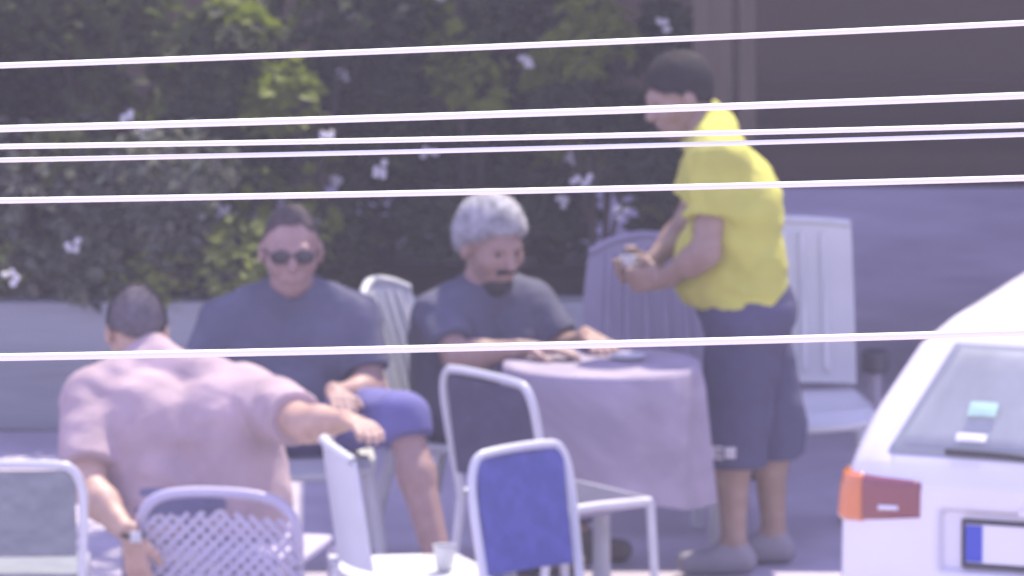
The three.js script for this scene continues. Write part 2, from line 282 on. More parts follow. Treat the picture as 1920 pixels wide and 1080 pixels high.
// steel tube chair with fabric back and seat: facing +z
function tubeChair(label, pos, turn, cloth, H = .86, w = .42, group = 'white tube chairs') {
  const t = thing('tube_chair', label, 'chair', pos, turn, group), h = w / 2, r = .014, m = M.whiteSteel;
  obj('back_frame', [tube([[-h, .44, -.18], [-h, H - .06, -.245], [-h + .03, H - .008, -.252], [-h + .07, H, -.253], [h - .07, H, -.253], [h - .03, H - .008, -.252], [h, H - .06, -.245], [h, .44, -.18]], r, 60, 8)], m, t);
  for (const s of [-1, 1]) {
    obj('leg', [tube([[s * h, .44, -.18], [s * (h + .004), .2, -.21], [s * (h + .008), .012, -.24]], r, 10, 8)], m, t);
    obj('leg', [tube([[s * h, .45, .2], [s * (h + .004), .2, .215], [s * (h + .008), .012, .225]], r, 10, 8)], m, t);
    obj('seat_rail', [tube([[s * h, .45, -.185], [s * h, .455, 0], [s * h, .45, .2]], r, 10, 8)], m, t);
  }
  obj('cross_bar', [tube([[-h, .448, .2], [0, .448, .204], [h, .448, .2]], r, 10, 8)], m, t);
  const g = new THREE.PlaneGeometry(w - .03, H - .54, 8, 8), p = g.attributes.position;
  const sheet = (z0) => { const q = g.clone(), a = q.attributes.position; for (let i = 0; i < a.count; i++) { const v = (a.getY(i) / (H - .54)) + .5, u = a.getX(i) / w * 2; a.setZ(i, -.2 - .045 * v - .03 * (1 - u * u) * .6 + z0); a.setY(i, .52 + v * (H - .535)); } q.computeVertexNormals(); return q; };
  const b = sheet(-.004); b.index.array.reverse(); b.computeVertexNormals(); obj('backrest', [sheet(.004), b], cloth, t);
  obj('seat', [box(w - .02, .022, .37, 0, .453, .01, .01)], cloth, t);
  return t;
}
const hic = gardenChair('high_back_chair', 'white high backed plastic chair behind the person in yellow', [.89, 0, -.32], .1, M.plastic, { H: 1.0, seat: .455, w: .48, arms: false, lean: .1, taper: .03 });
gardenChair('garden_chair', 'white plastic chair seen edge on, sat on by the white haired person', [-.13, 0, .12], 1.2, M.plastic, { H: .9, arms: false });
gardenChair('garden_chair', 'white plastic chair under the person in dark shirt and sunglasses', [-.7, 0, .42], .05, M.plastic, { H: .9, w: .5, arms: false });
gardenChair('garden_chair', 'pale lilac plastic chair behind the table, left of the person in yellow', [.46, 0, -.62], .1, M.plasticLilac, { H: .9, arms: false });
gardenChair('garden_chair', 'empty white plastic chair seen side on beside the person in pink', [-.30, 0, 2.74], PI / 2 + .2, M.plastic, { H: .86, seat: .47, w: .44, arms: false, lean: .05, taper: .1 });
tubeChair('white tube chair with a blue fabric back in the foreground', [.19, 0, 3.2], .76, M.blueCloth, .875, .38);
tubeChair('white tube chair with a dark fabric back beside the small table', [.125, 0, 1.42], 2.2, M.darkCloth, .85, .46);
tubeChair('white tube chair with a grey fabric back at the left edge', [-1.5, 0, 2.62], PI, M.greyCloth, .8, .46);
{ // chair with a lattice back
  const t = thing('lattice_chair', 'pale chair with a woven lattice back under the person in pink', 'chair', [-.82, 0, 2.22], PI - .22), m = new THREE.MeshPhysicalMaterial({ color: lin(.60, .56, .70), roughness: .5, map: rep(plasticTone, 2) });
  const h = .235, top = .635, sx = .017;
  obj('back_frame', [tube([[-h, .43, -.2], [-h, top - .07, -.25], [-h + .05, top - .01, -.257], [0, top + .015, -.26], [h - .05, top - .01, -.257], [h, top - .07, -.25], [h, .43, -.2]], sx, 60, 8)], m, t);
  obj('seat', [box(.47, .03, .45, 0, .43, .02, .014)], m, t);
  for (const s of [-1, 1]) for (const z of [.21, -.2]) obj('leg', [tube([[s * h, .42, z], [s * (h + .01), .2, z * 1.06], [s * (h + .015), .012, z * 1.12]], .017, 10, 8)], m, t);
  const y0 = .27, W = h * 2, Hh = top - y0 - .02; // diagonal slats, two layers, clipped to the frame
  for (const d of [1, -1]) for (let k = -9; k <= 17; k++) {
    const c = k * .042, pts = []; for (let i = 0; i <= 20; i++) { const u = i / 20 * W; const y = d > 0 ? c + u : c + (W - u); if (y > 0.005 && y < Hh - .02 - .03 * Math.abs(u / W * 2 - 1)) pts.push([u - h, y0 + y, -.2 - .06 * y / Hh + d * .004]); }
    if (pts.length < 3) continue; const a = V(...pts[0]), b = V(...pts[pts.length - 1]), L = a.distanceTo(b);
    const g = new RoundedBoxGeometry(L, .016, .005, 1, .002); g.rotateZ(Math.atan2(b.y - a.y, b.x - a.x)); g.rotateX(.0); g.translate((a.x + b.x) / 2, (a.y + b.y) / 2, (a.z + b.z) / 2); obj('slat', g, m, t);
  }
  obj('lower_rail', [tube([[-h, y0 + .0, -.215], [0, y0, -.2], [h, y0, -.215]], .013, 12, 8)], m, t);
}
// ---------------------------------------------------------------- table, things on it
{
  const tx = .28, tz = .62, R = .3, th = .735;
  const t = thing('cafe_table', 'small round table with a single foot, under a grey mauve cloth', 'table', [tx, 0, tz]);
  obj('tabletop', lathe([[0, th - .025], [R - .01, th - .025], [R - .004, th - .012], [R - .01, th], [0, th]], 40), M.plastic, t);
  obj('column', lathe([[.03, .03], [.026, .3], [.026, th - .03]], 20), M.whiteSteel, t);
  obj('foot', lathe([[0, .035], [.05, .034], [.2, .016], [.205, .0], [0, .0]], 32), M.whiteSteel, t);
  const P = [], I = [], nA = 120, nR = 34, drop = .42;
  for (let j = 0; j <= nR; j++) for (let i = 0; i <= nA; i++) {
    const a = i / nA * 2 * PI; let r, y; const v = j / nR;
    if (v < .35) { r = (R + .004) * v / .35; y = th + .004; } else { const s = (v - .35) / .65; const fold = (Math.sin(a * 9 + 1.1 * Math.sin(a * 2)) * .5 + Math.sin(a * 5 + 2) * .5) * s; r = R + .006 + .012 * Math.min(1, s * 6) + .034 * fold + .02 * s; y = th + .004 - .004 * Math.min(1, s * 8) - s * drop * (1 + .05 * Math.sin(a * 4)); }
    P.push(tx + Math.cos(a) * r, y, tz + Math.sin(a) * r);
  }
  for (let j = 0; j < nR; j++) for (let i = 0; i < nA; i++) { const a = j * (nA + 1) + i, b = a + nA + 1; I.push(a, a + 1, b, a + 1, b + 1, b); }
  const g = new THREE.BufferGeometry(); g.setAttribute('position', new THREE.Float32BufferAttribute(P, 3)); g.setIndex(I); g.computeVertexNormals();
  const uv = []; for (let i = 0; i < P.length; i += 3) uv.push(P[i] + P[i + 1], P[i + 2] + P[i + 1]); g.setAttribute('uv', new THREE.Float32BufferAttribute(uv, 2));
  const cm = fabric([.42, .37, .44]); cm.side = THREE.DoubleSide;
  tag(obj('tablecloth', g, cm), 'grey mauve cloth hanging over the small round table', 'tablecloth');
  tag(obj('saucer', (() => { const q = lathe([[0, .003], [.03, .003], [.055, .012], [.057, .014], [.03, .007], [0, .007]], 28); q.translate(.36, th + .004, .58); return q; })(), M.plastic), 'white saucer on the mauve table', 'saucer');
}
function cup(label, x, y, z) {
  const c = thing('cup', label, 'cup', [x, y, z]);
  obj('bowl', lathe([[0, 0], [.024, 0], [.034, .07], [.036, .072], [.033, .07], [.022, .006], [0, .006]], 24), M.plastic, c); return c;
}
cup('small white cup standing on the empty chair in the foreground', -.2, .462, 2.72);
{ // slim stand with a dark cap beside the car
  const s = thing('ashtray_stand', 'slim grey stand with a dark round cap beside the white car', 'ashtray', [1.17, 0, -.7]);
  obj('base', lathe([[0, 0], [.11, 0], [.11, .015], [.03, .03], [0, .03]], 24), M.black, s);
  obj('column', lathe([[.022, .02], [.022, .5]], 16), std([.32, .3, .34], .5), s);
  obj('cap', lathe([[0, .49], [.04, .49], [.045, .5], [.045, .55], [.038, .56], [0, .56]], 24), std([.06, .055, .07], .5), s);
}
// ---------------------------------------------------------------- people
function field(bones, k) { // bones: [p, q, ra, rb]
  const fs = bones.map(b => cap(...b)), lo = [9, 9, 9], hi = [-9, -9, -9];
  for (const [p, q, a, b] of bones) for (const [v, r] of [[p, a], [q, b]]) [v.x, v.y, v.z].forEach((c, i) => { lo[i] = Math.min(lo[i], c - r); hi[i] = Math.max(hi[i], c + r); });
  const f = blend(fs, k); return { f, lo, hi };
}
const grow = (b, o) => b.map(([p, q, a, c]) => [p, q, a + o, c + o]);
const pad = (lo, hi, e) => [lo.map(v => v - e), hi.map(v => v + e)];
function person(c) {
  const B = V(c.base[0], 0, c.base[2] ?? c.base[1]), L = a => V(a[0], a[1], a[2]).sub(B);
  let pantsF, pantsO;
  const t = thing('person', c.label, 'person', [B.x, 0, B.z + (c.dz ?? 0)], 0, c.group);
  const pel = L(c.pelvis), che = L(c.chest), nec = L(c.neck), head = L(c.head), g = c.girth ?? 1;
  const sh = c.sh.map(L), el = c.el.map(L), wr = c.wr.map(L), kn = c.kn.map(L), an = c.an.map(L), hip = c.hip.map(L);
  const across = sh[1].clone().sub(sh[0]).normalize(), mix = (a, b, s) => a.clone().lerp(b, s), off = (p, d, s) => p.clone().addScaledVector(d, s);
  const hacross = hip[1].clone().sub(hip[0]).normalize();
  // torso as pairs of tapered capsules, limbs tapering from joint to joint
  const torso = [];
  const fwd = V(0, 1, 0).cross(across).normalize(); // not signed: only used for belly when given
  for (const s of [-1, 1]) torso.push([off(pel, hacross, s * .085 * g), off(che, across, s * .085 * g), .115 * g, .12 * g], [off(che, across, s * .085 * g), off(mix(sh[s < 0 ? 0 : 1], nec, .45), across, 0), .115 * g, .062]);
  for (const s of sh) torso.push([mix(nec, s, .25), s, .05, .062]);
  torso.push([nec, nec.clone().lerp(head, .22), .064, .062]);
  if (c.belly) torso.push([L(c.belly[0]), L(c.belly[1]), c.belly[2], c.belly[3]]);
  const arms = [], fore = [], thighs = [], shins = [];
  for (let i = 0; i < 2; i++) { arms.push([sh[i], el[i], .058 * (c.limb ?? 1), .043 * (c.limb ?? 1)]); fore.push([el[i], mix(el[i], wr[i], .3), .042 * (c.limb ?? 1), .042 * (c.limb ?? 1)], [mix(el[i], wr[i], .3), wr[i], .042 * (c.limb ?? 1), .027]); thighs.push([hip[i], kn[i], .088, .058]); shins.push([kn[i], mix(kn[i], an[i], .32), .054, .056], [mix(kn[i], an[i], .32), an[i], .056, .036]); }
  // head
  const f = V(...c.look).normalize(), up0 = V(...(c.up ?? [0, 1, 0])), r = f.clone().cross(up0).normalize(), u = r.clone().cross(f).normalize(), hs = c.headScale ?? 1.04;
  const H = (a, b, d) => head.clone().addScaledVector(r, a * hs).addScaledVector(u, b * hs).addScaledVector(f, d * hs), E = (p, a, b, d) => ell(p, r, u, f, a * hs, b * hs, d * hs);
  const hp = [E(H(0, .03, -.012), .077, .098, .098), E(H(0, -.03, .02), .064, .09, .074), E(H(0, -.088, .048), .04, .034, .04), cap(H(0, .014, .088), H(0, -.024, .108), .010, .016), cap(H(-.034, .026, .082), H(.034, .026, .082), .013, .013), cap(H(-.018, -.06, .087), H(.018, -.06, .087), .009, .009), E(H(.046, -.02, .055), .026, .03, .026), E(H(-.046, -.02, .055), .026, .03, .026), cap(H(0, -.05, -.02), nec, .056, .06)];
  const ears = [E(H(.082, -.005, -.008), .011, .033, .02), E(H(-.082, -.005, -.008), .011, .033, .02)];
  const skull = blend(hp, .02), sockets = [cap(H(.031, .008, .105), H(.031, .008, .104), .016, .016), cap(H(-.031, .008, .105), H(-.031, .008, .104), .016, .016)];
  const headF = (x, y, z) => { let d = skull(x, y, z); d = smin(d, Math.min(ears[0](x, y, z), ears[1](x, y, z)), .01); return smax(d, -Math.min(sockets[0](x, y, z), sockets[1](x, y, z)), .014); };
  const hb = .15 * hs, hl = [Math.min(head.x - hb, nec.x - .07), Math.min(head.y - hb, nec.y - .03), Math.min(head.z - hb, nec.z - .07)], hh = [Math.max(head.x + hb, nec.x + .07), head.y + hb, Math.max(head.z + hb, nec.z + .07)];
  // hands
  const hands = [];
  for (let i = 0; i < 2; i++) {
    const q = c.hand[i], d = V(...q.d).normalize(), n0 = V(...q.n), n = n0.addScaledVector(d, -n0.dot(d)).normalize(), s = d.clone().cross(n).normalize().multiplyScalar(q.side), W = wr[i], curl = q.curl ?? .35, bones = [];
    const pt = (a, b, e) => W.clone().addScaledVector(d, a).addScaledVector(s, b).addScaledVector(n, e);
    for (const [b, k] of [[.026, .014], [.009, .015], [-.009, .0145], [-.026, .013]]) bones.push([pt(-.01, b * .6, 0), pt(.085, b * 1.1, 0), .017, k]);
    [[.03, .072], [.01, .08], [-.01, .075], [-.029, .058]].forEach(([b, len], m) => { let p = pt(.088, b, 0), a = curl * .7 + m * .04; for (const k of [.45, .31, .24]) { const e = p.clone().addScaledVector(d, Math.cos(a) * len * k).addScaledVector(n, Math.sin(a) * len * k).addScaledVector(s, b * .12 * k); bones.push([p, e, .0092, .0082]); p = e; a += curl; } });
    { let p = pt(.02, .03, .004), e = p.clone().addScaledVector(d, .032).addScaledVector(s, .028).addScaledVector(n, .012); bones.push([p, e, .016, .0115]); let e2 = e.clone().addScaledVector(d, .03).addScaledVector(s, .008).addScaledVector(n, .012); bones.push([e, e2, .011, .0088]); }
    bones.push([W.clone().addScaledVector(d, -.03), W.clone().addScaledVector(d, .02), .027, .022]);
    const F = field(bones, .009); hands.push(mesh(F.f, ...pad(F.lo, F.hi, .012), .0042));
  }
  const all = [...torso, ...arms, ...fore, ...thighs, ...shins, [nec, H(0, -.04, -.02), .06, .05]];
  for (let i = 0; i < 2; i++) all.push([an[i], an[i].clone().add(V(...c.toe[i]).multiplyScalar(.12)).setY(an[i].y - .05), .036, .028]);
  const F = field(all, .035);
  obj('body', [mesh(F.f, ...pad(F.lo, F.hi, .03), .013), mesh(headF, hl, hh, .0042), ...hands], c.skin, t);
  for (const s of [-1, 1]) obj('eye', (() => { const e = new THREE.SphereGeometry(.0115, 12, 8); e.translate(...H(s * .031, .006, .078).toArray()); return e; })(), std([.06, .045, .04], .2), t);
  // shirt
  const wr2 = (k, a) => (x, y, z) => a * (fbm(x * 9 + k, y * 14, z * 9, 3) - .5) + a * .6 * Math.sin((y + .4 * x + .25 * fbm(x * 6, y * 6, z * 6 + k, 2)) * 46) * (fbm(x * 5, y * 5 + k, z * 5, 2) - .3);
  { const so = c.shirt.off ?? .015, slv = c.shirt.sleeve ?? .7, ab = [];
    for (let i = 0; i < 2; i++) ab.push([sh[i], el[i], .058 * (c.limb ?? 1) + so + .004, .046 * (c.limb ?? 1) + so + .012]);
    const T = field(grow(torso, so), .04), af = ab.map((b, i) => { const k = cap(...b), h = mix(sh[i], el[i], slv), d = el[i].clone().sub(sh[i]).normalize(); return (x, y, z) => smax(k(x, y, z), (x - h.x) * d.x + (y - h.y) * d.y + (z - h.z) * d.z, .006); });
    if (c.shirt.long) for (let i = 0; i < 2; i++) { const k = cap(el[i], wr[i], .046 + so + .006, .034 + so); af[i] = cap(...ab[i]); const a0 = af[i]; af[i] = (x, y, z) => smin(a0(x, y, z), k(x, y, z), .02); }
    const hem = L(c.shirt.hem[0]), hd = V(...c.shirt.hem[1]).normalize(), w = wr2(c.base[0] * 7, c.shirt.wrinkle ?? .012), nd = H(0, -.06, .0).sub(nec).normalize();
    const sf = (x, y, z) => { let d = smin(T.f(x, y, z), Math.min(af[0](x, y, z), af[1](x, y, z)), .03) + w(x, y, z); d = smax(d, (x - hem.x) * hd.x + (y - hem.y) * hd.y + (z - hem.z) * hd.z, .008); return smax(d, (x - nec.x) * nd.x + (y - nec.y) * nd.y + (z - nec.z) * nd.z - .048, .01); };
    const lo = T.lo.slice(), hi = T.hi.slice(); for (let i = 0; i < 2; i++) for (const p of c.shirt.long ? [sh[i], el[i], wr[i]] : [sh[i], el[i]]) ['x', 'y', 'z'].forEach((a, m) => { lo[m] = Math.min(lo[m], p[a] - .09); hi[m] = Math.max(hi[m], p[a] + .09); });
    obj('shirt', mesh(sf, ...pad(lo, hi, .03), .011), c.shirt.mat, t); }
  // trousers or shorts
  { const po = c.pants.off ?? .015, pf = [], bones = [];
    for (const s of [-1, 1]) bones.push([off(pel, hacross, s * .075 * g), off(mix(pel, che, c.pants.waist ?? .3), hacross, s * .075 * g), .118 * g + po, .112 * g + po]);
    for (let i = 0; i < 2; i++) bones.push([mix(pel, hip[i], .6), hip[i], .1 * g + po, .095 + po]);
    const T = field(bones, .04), w = wr2(c.base[0] * 3 + 2, c.pants.wrinkle ?? .012), lo = T.lo.slice(), hi = T.hi.slice();
    for (let i = 0; i < 2; i++) { const th = cap(hip[i], kn[i], .09 + po, .064 + po * (c.pants.flare ?? 1)), h = mix(kn[i], an[i], c.pants.hem), d = an[i].clone().sub(kn[i]).normalize(), sn = cap(kn[i], an[i], .062 + po * (c.pants.flare ?? 1), .058 + po * (c.pants.flare ?? 1));
      pf.push((x, y, z) => smin(th(x, y, z), smax(sn(x, y, z), (x - h.x) * d.x + (y - h.y) * d.y + (z - h.z) * d.z, .008), .03));
      for (const p of [hip[i], kn[i], h]) ['x', 'y', 'z'].forEach((a, m) => { lo[m] = Math.min(lo[m], p[a] - .15); hi[m] = Math.max(hi[m], p[a] + .15); }); }
    pantsF = (x, y, z) => smin(T.f(x, y, z), smin(pf[0](x, y, z), pf[1](x, y, z), .012), .04) + w(x, y, z);
    pantsO = obj(c.pants.name ?? 'trousers', mesh(pantsF, ...pad(lo, hi, .02), .012), c.pants.mat, t); }
  // hair
  if (c.hair) { const hk = c.hair, strands = [], loc = (x, y, z) => { const dx = x - head.x, dy = y - head.y, dz = z - head.z; return [(dx * r.x + dy * r.y + dz * r.z) / hs, (dx * u.x + dy * u.y + dz * u.z) / hs, (dx * f.x + dy * f.y + dz * f.z) / hs]; };
    const hf = (x, y, z) => { const [a, b, d] = loc(x, y, z); const th = hk.th ?? .012; let e = hp[0](x, y, z) - th * .6 - .008 * (fbm(x * 22, y * 22, z * 22, 2) - .5); e = smax(e, (.022 + (hk.front ?? .72) * d + (hk.lift ?? 0) + .03 * (fbm(x * 30, y * 30, z * 30, 3) - .5) - b), .016); return e; };
    const hg = mesh(hf, [head.x - .13 * hs, head.y - .14 * hs, head.z - .13 * hs], [head.x + .13 * hs, head.y + .15 * hs, head.z + .13 * hs], .0048);
    const hpz = hg.attributes.position, hn = hg.attributes.normal, SP = [], SN = [], SU = [];
    for (let i = 0; i < hpz.count; i++) for (let k = 0; k < 2; k++) { // short strands combed back and down
      const p = V(hpz.getX(i) + rr(-.003, .003), hpz.getY(i) + rr(-.003, .003), hpz.getZ(i) + rr(-.003, .003)), n = V(hn.getX(i), hn.getY(i), hn.getZ(i)); if (n.dot(p.clone().sub(head)) < 0) continue;
      const d = V(0, 0, 0).addScaledVector(f, -.8 + rr(-.5, .5)).addScaledVector(u, -.5 + rr(-.4, .4)).addScaledVector(r, rr(-.5, .5)); d.addScaledVector(n, -d.dot(n)).normalize().addScaledVector(n, rr(.25, .7)).normalize();
      const w = n.clone().cross(d).normalize().multiplyScalar(.0011), e = p.clone().addScaledVector(d, (hk.len ?? .016) * rr(.6, 1.3)).addScaledVector(n, -.002);
      for (const q of [p.clone().add(w), p.clone().sub(w), e]) { SP.push(q.x, q.y, q.z); SN.push(n.x, n.y, n.z); SU.push(q.x, q.y); } }
    const sg = new THREE.BufferGeometry(); sg.setAttribute('position', new THREE.Float32BufferAttribute(SP, 3)); sg.setAttribute('normal', new THREE.Float32BufferAttribute(SN, 3)); sg.setAttribute('uv', new THREE.Float32BufferAttribute(SU, 2));
    obj('hair', [hg, sg], hk.mat, t); }
  if (c.beard) obj('beard', mesh((x, y, z) => { const d = smin(E(H(0, -.088, .05), .043, .04, .044)(x, y, z), cap(H(-.026, -.045, .09), H(.026, -.045, .09), .009, .009)(x, y, z), .012); return Math.max(d - .004 * fbm(x * 80, y * 80, z * 80, 2), -E(H(0, -.062, .1), .014, .006, .02)(x, y, z)); }, H(0, -.08, .05).toArray().map(v => v - .08), H(0, -.08, .05).toArray().map(v => v + .08), .004), c.beard, t);
  if (c.glasses) { const gm = new THREE.MeshPhysicalMaterial({ color: lin(.03, .025, .03), roughness: .15 }), list = [];
    const gl = obj('sunglasses', mesh(blend([E(H(.033, .006, .098), .031, .022, .007), E(H(-.033, .006, .098), .031, .022, .007), cap(H(-.012, .012, .103), H(.012, .012, .103), .004, .004), cap(H(.062, .012, .095), H(.086, .01, .0), .004, .003), cap(H(-.062, .012, .095), H(-.086, .01, .0), .004, .003)], .003), H(0, 0, .05).toArray().map(v => v - .12), H(0, 0, .05).toArray().map(v => v + .12), .0035), gm, t); }
  // shoes
  for (let i = 0; i < 2; i++) { const d = V(...c.toe[i]).normalize(), a = an[i], s0 = a.clone().addScaledVector(d, -.03).setY(.045), s1 = a.clone().addScaledVector(d, .15).setY(.04);
    const S = blend([cap(s0, s1, .043, .036), cap(a.clone().setY(Math.max(.05, a.y)), a.clone().addScaledVector(d, .05).setY(.055), .045, .04)], .03);
    obj('shoe', mesh((x, y, z) => Math.max(S(x, y, z), .004 - y), [Math.min(s0.x, s1.x) - .07, -.01, Math.min(s0.z, s1.z) - .07], [Math.max(s0.x, s1.x) + .07, a.y + .07, Math.max(s0.z, s1.z) + .07], .008), c.shoe, t); }
  return { t, H, L, pantsF, pantsO, B };
}
const hairTone = mottled([.5, .5, .5], [1, 1, 1], 8, 5, 71);
const hairTex = m => std(m, .8, { map: rep(hairTone, 6),  bumpMap: rep(grainTex, 10), bumpScale: .003 });
// seated, facing the camera, in sunglasses
person({ label: 'person in sunglasses and dark shirt seated facing the camera', base: [-.69, 0, .45], skin: skin([.40, .27, .23]), limb: 1.08, girth: 1.12,
  pelvis: [-.70, .54, .36], chest: [-.70, .76, .40], neck: [-.69, .925, .43], head: [-.69, 1.065, .48], look: [.05, -.08, 1], headScale: 1.1,
  sh: [[-.90, .83, .42], [-.49, .84, .42]], el: [[-1.0, .63, .50], [-.44, .63, .52]], wr: [[-.88, .665, .74], [-.55, .66, .74]],
  hip: [[-.80, .52, .38], [-.60, .52, .38]], kn: [[-.86, .575, .84], [-.34, .60, .86]], an: [[-.86, .09, .92], [-.20, .085, 1.12]], toe: [[-.1, 0, 1], [.3, 0, .9]],
  hand: [{ d: [.25, -.12, .9], n: [0, -1, -.15], side: -1, curl: .25 }, { d: [.2, -.1, .9], n: [0, -1, -.15], side: 1, curl: .25 }],
  belly: [[-.72, .60, .47], [-.68, .60, .47], .12, .12],
  shirt: { mat: fabric([.125, .13, .19]), sleeve: .72, hem: [[-.7, .52, .36], [0, -1, .1]] }, pants: { mat: fabric([.17, .165, .40]), hem: .12, off: .02, name: 'shorts' }, shoe: std([.3, .3, .34], .8), hair: { mat: hairTex([.13, .10, .095]), th: .004, lift: .016, len: .008 }, glasses: true });
// seated, white hair, turned to the right
person({ label: 'white haired person with dark goatee seated turned to the right', base: [-.12, 0, .2], skin: skin([.38, .26, .21]), girth: 1.06,
  pelvis: [-.15, .54, .13], chest: [-.11, .75, .18], neck: [-.09, .895, .2], head: [-.065, 1.045, .235], look: [.55, -.22, .8], headScale: 1.12,
  sh: [[-.235, .83, .31], [.06, .83, .07]], el: [[-.17, .735, .50], [.17, .69, .14]], wr: [[.05, .772, .56], [.24, .775, .36]],
  hip: [[-.15, .52, .22], [-.08, .52, .06]], kn: [[.06, .54, .27], [.16, .54, .03]], an: [[.05, .085, .26], [.2, .085, .02]], toe: [[.9, 0, .1], [.95, 0, .2]],
  hand: [{ d: [1, -.02, .2], n: [0, -1, 0], side: -1, curl: .18 }, { d: [.3, -.05, .9], n: [0, -1, 0], side: 1, curl: .2 }],
  belly: [[-.06, .6, .19], [-.04, .6, .2], .12, .12],
  shirt: { mat: fabric([.105, .11, .165]), sleeve: .74, hem: [[-.14, .52, .14], [0, -1, 0]] }, pants: { mat: fabric([.08, .08, .16]), hem: .9 }, shoe: std([.1, .09, .09], .7), hair: { mat: hairTex([.80, .80, .82]), th: .024, lift: -.008, len: .028 }, beard: hairTex([.05, .045, .05]) });
// standing in yellow, leaning forward to the left
const yel = person({ label: 'person in yellow shirt and long dark shorts standing by the table', dz: .1, base: [.74, 0, .08], skin: skin([.36, .26, .20]), girth: .98,
  pelvis: [.735, .86, .07], chest: [.70, 1.18, .08], neck: [.615, 1.405, .09], head: [.525, 1.515, .10], look: [-.85, -.35, .25], headScale: 1.02,
  sh: [[.64, 1.325, .25], [.64, 1.325, -.08]], el: [[.605, 1.05, .315], [.55, 1.06, -.12]], wr: [[.475, .945, .17], [.43, .96, -.02]],
  hip: [[.745, .83, .14], [.735, .83, .0]], kn: [[.69, .47, .15], [.81, .47, -.02]], an: [[.70, .085, .16], [.83, .085, -.03]], toe: [[-.95, 0, .15], [-.95, 0, .05]],
  hand: [{ d: [-.8, -.1, -.35], n: [-.3, .1, -.9], side: -1, curl: .5 }, { d: [-.7, -.1, .45], n: [-.2, .1, .9], side: 1, curl: .5 }],
  belly: [[.66, .95, .08], [.67, 1.0, .08], .13, .13],
  shirt: { mat: fabric([.66, .66, .12]), sleeve: .62, off: .024, hem: [[.72, .825, .08], [-.17, -1, 0]], wrinkle: .02 }, pants: { mat: fabric([.085, .085, .16]), hem: .32, off: .036, flare: 1.5, name: 'shorts', wrinkle: .014, waist: .02 }, shoe: std([.25, .24, .27], .8), hair: { mat: hairTex([.025, .02, .022]), th: .016, lift: -.015 } });
cup('small white cup held by the person in yellow', .375, .93, .17);
{ // small white emblem printed on the hem of the shorts
  const at = (x, y) => { let z = .4; for (let i = 0; i < 60; i++) { const d = yel.pantsF(x - yel.B.x, y, z); if (d < 3e-4) break; z -= d * .8; } return z + .0025; };
  for (const [x0, x1, y0, y1] of [[0.628, 0.662, .418, .428], [0.628, 0.640, .395, .418], [0.640, 0.662, .403, .411], [0.628, 0.662, .385, .395], [0.668, 0.703, .409, .425], [0.668, 0.703, .391, .405]]) {
    const P = [], I = [], n = 4; for (let j = 0; j <= n; j++) for (let i = 0; i <= n; i++) { const x = x0 + (x1 - x0) * i / n, y = y0 + (y1 - y0) * j / n; P.push(x - yel.B.x, y, at(x, y)); }
    for (let j = 0; j < n; j++) for (let i = 0; i < n; i++) { const a = j * (n + 1) + i; I.push(a, a + 1, a + n + 1, a + 1, a + n + 2, a + n + 1); }
    const g = new THREE.BufferGeometry(); g.setAttribute('position', new THREE.Float32BufferAttribute(P, 3)); g.setIndex(I); g.computeVertexNormals(); obj('emblem', g, blossom, yel.pantsO);
  }
}
// seated in pink, back to the camera
const pink = person({ label: 'person in pink shirt seated with back to the camera', base: [-.98, 0, 2.1], skin: skin([.56, .39, .29]), girth: 1.35, limb: 1.2,
  pelvis: [-.95, .55, 2.06], chest: [-.99, .76, 2.0], neck: [-1.08, .94, 1.9], head: [-1.135, 1.02, 1.79], look: [-.1, -.45, -.9], headScale: 1.05,
  sh: [[-1.27, .85, 1.98], [-.79, .86, 2.0]], el: [[-1.27, .62, 2.22], [-.61, .845, 2.42]], wr: [[-1.13, .5, 2.44], [-.48, .89, 2.62]],
  hip: [[-1.06, .53, 2.0], [-.84, .53, 2.0]], kn: [[-1.12, .55, 1.58], [-.8, .55, 1.58]], an: [[-1.12, .085, 1.5], [-.8, .085, 1.5]], toe: [[-.1, 0, -1], [.1, 0, -1]],
  hand: [{ d: [.15, -1, .1], n: [.3, 0, -.9], side: 1, curl: .3 }, { d: [.45, -.03, .9], n: [0, -1, 0], side: 1, curl: .3 }],
  shirt: { mat: fabric([.55, .42, .43]), sleeve: .8, off: .02, hem: [[-.95, .455, 2.1], [0, -1, 0]], wrinkle: .016 }, pants: { mat: fabric([.2, .2, .32]), hem: .9 }, shoe: std([.15, .14, .15], .8), hair: { mat: hairTex([.36, .32, .35]), th: .012 } });
{ const w = pink.L([-1.13, .5, 2.44]); const g = new THREE.TorusGeometry(.031, .007, 8, 24); g.rotateX(PI / 2); g.translate(w.x, w.y + .015, w.z);
  const m = obj('wristwatch', g, M.black, pink.t); m.userData.label = 'wristwatch with a pale face'; obj('watch_face', [box(.034, .034, .01, w.x + .01, w.y + .015, w.z + .036, .004)], M.plastic, m); }
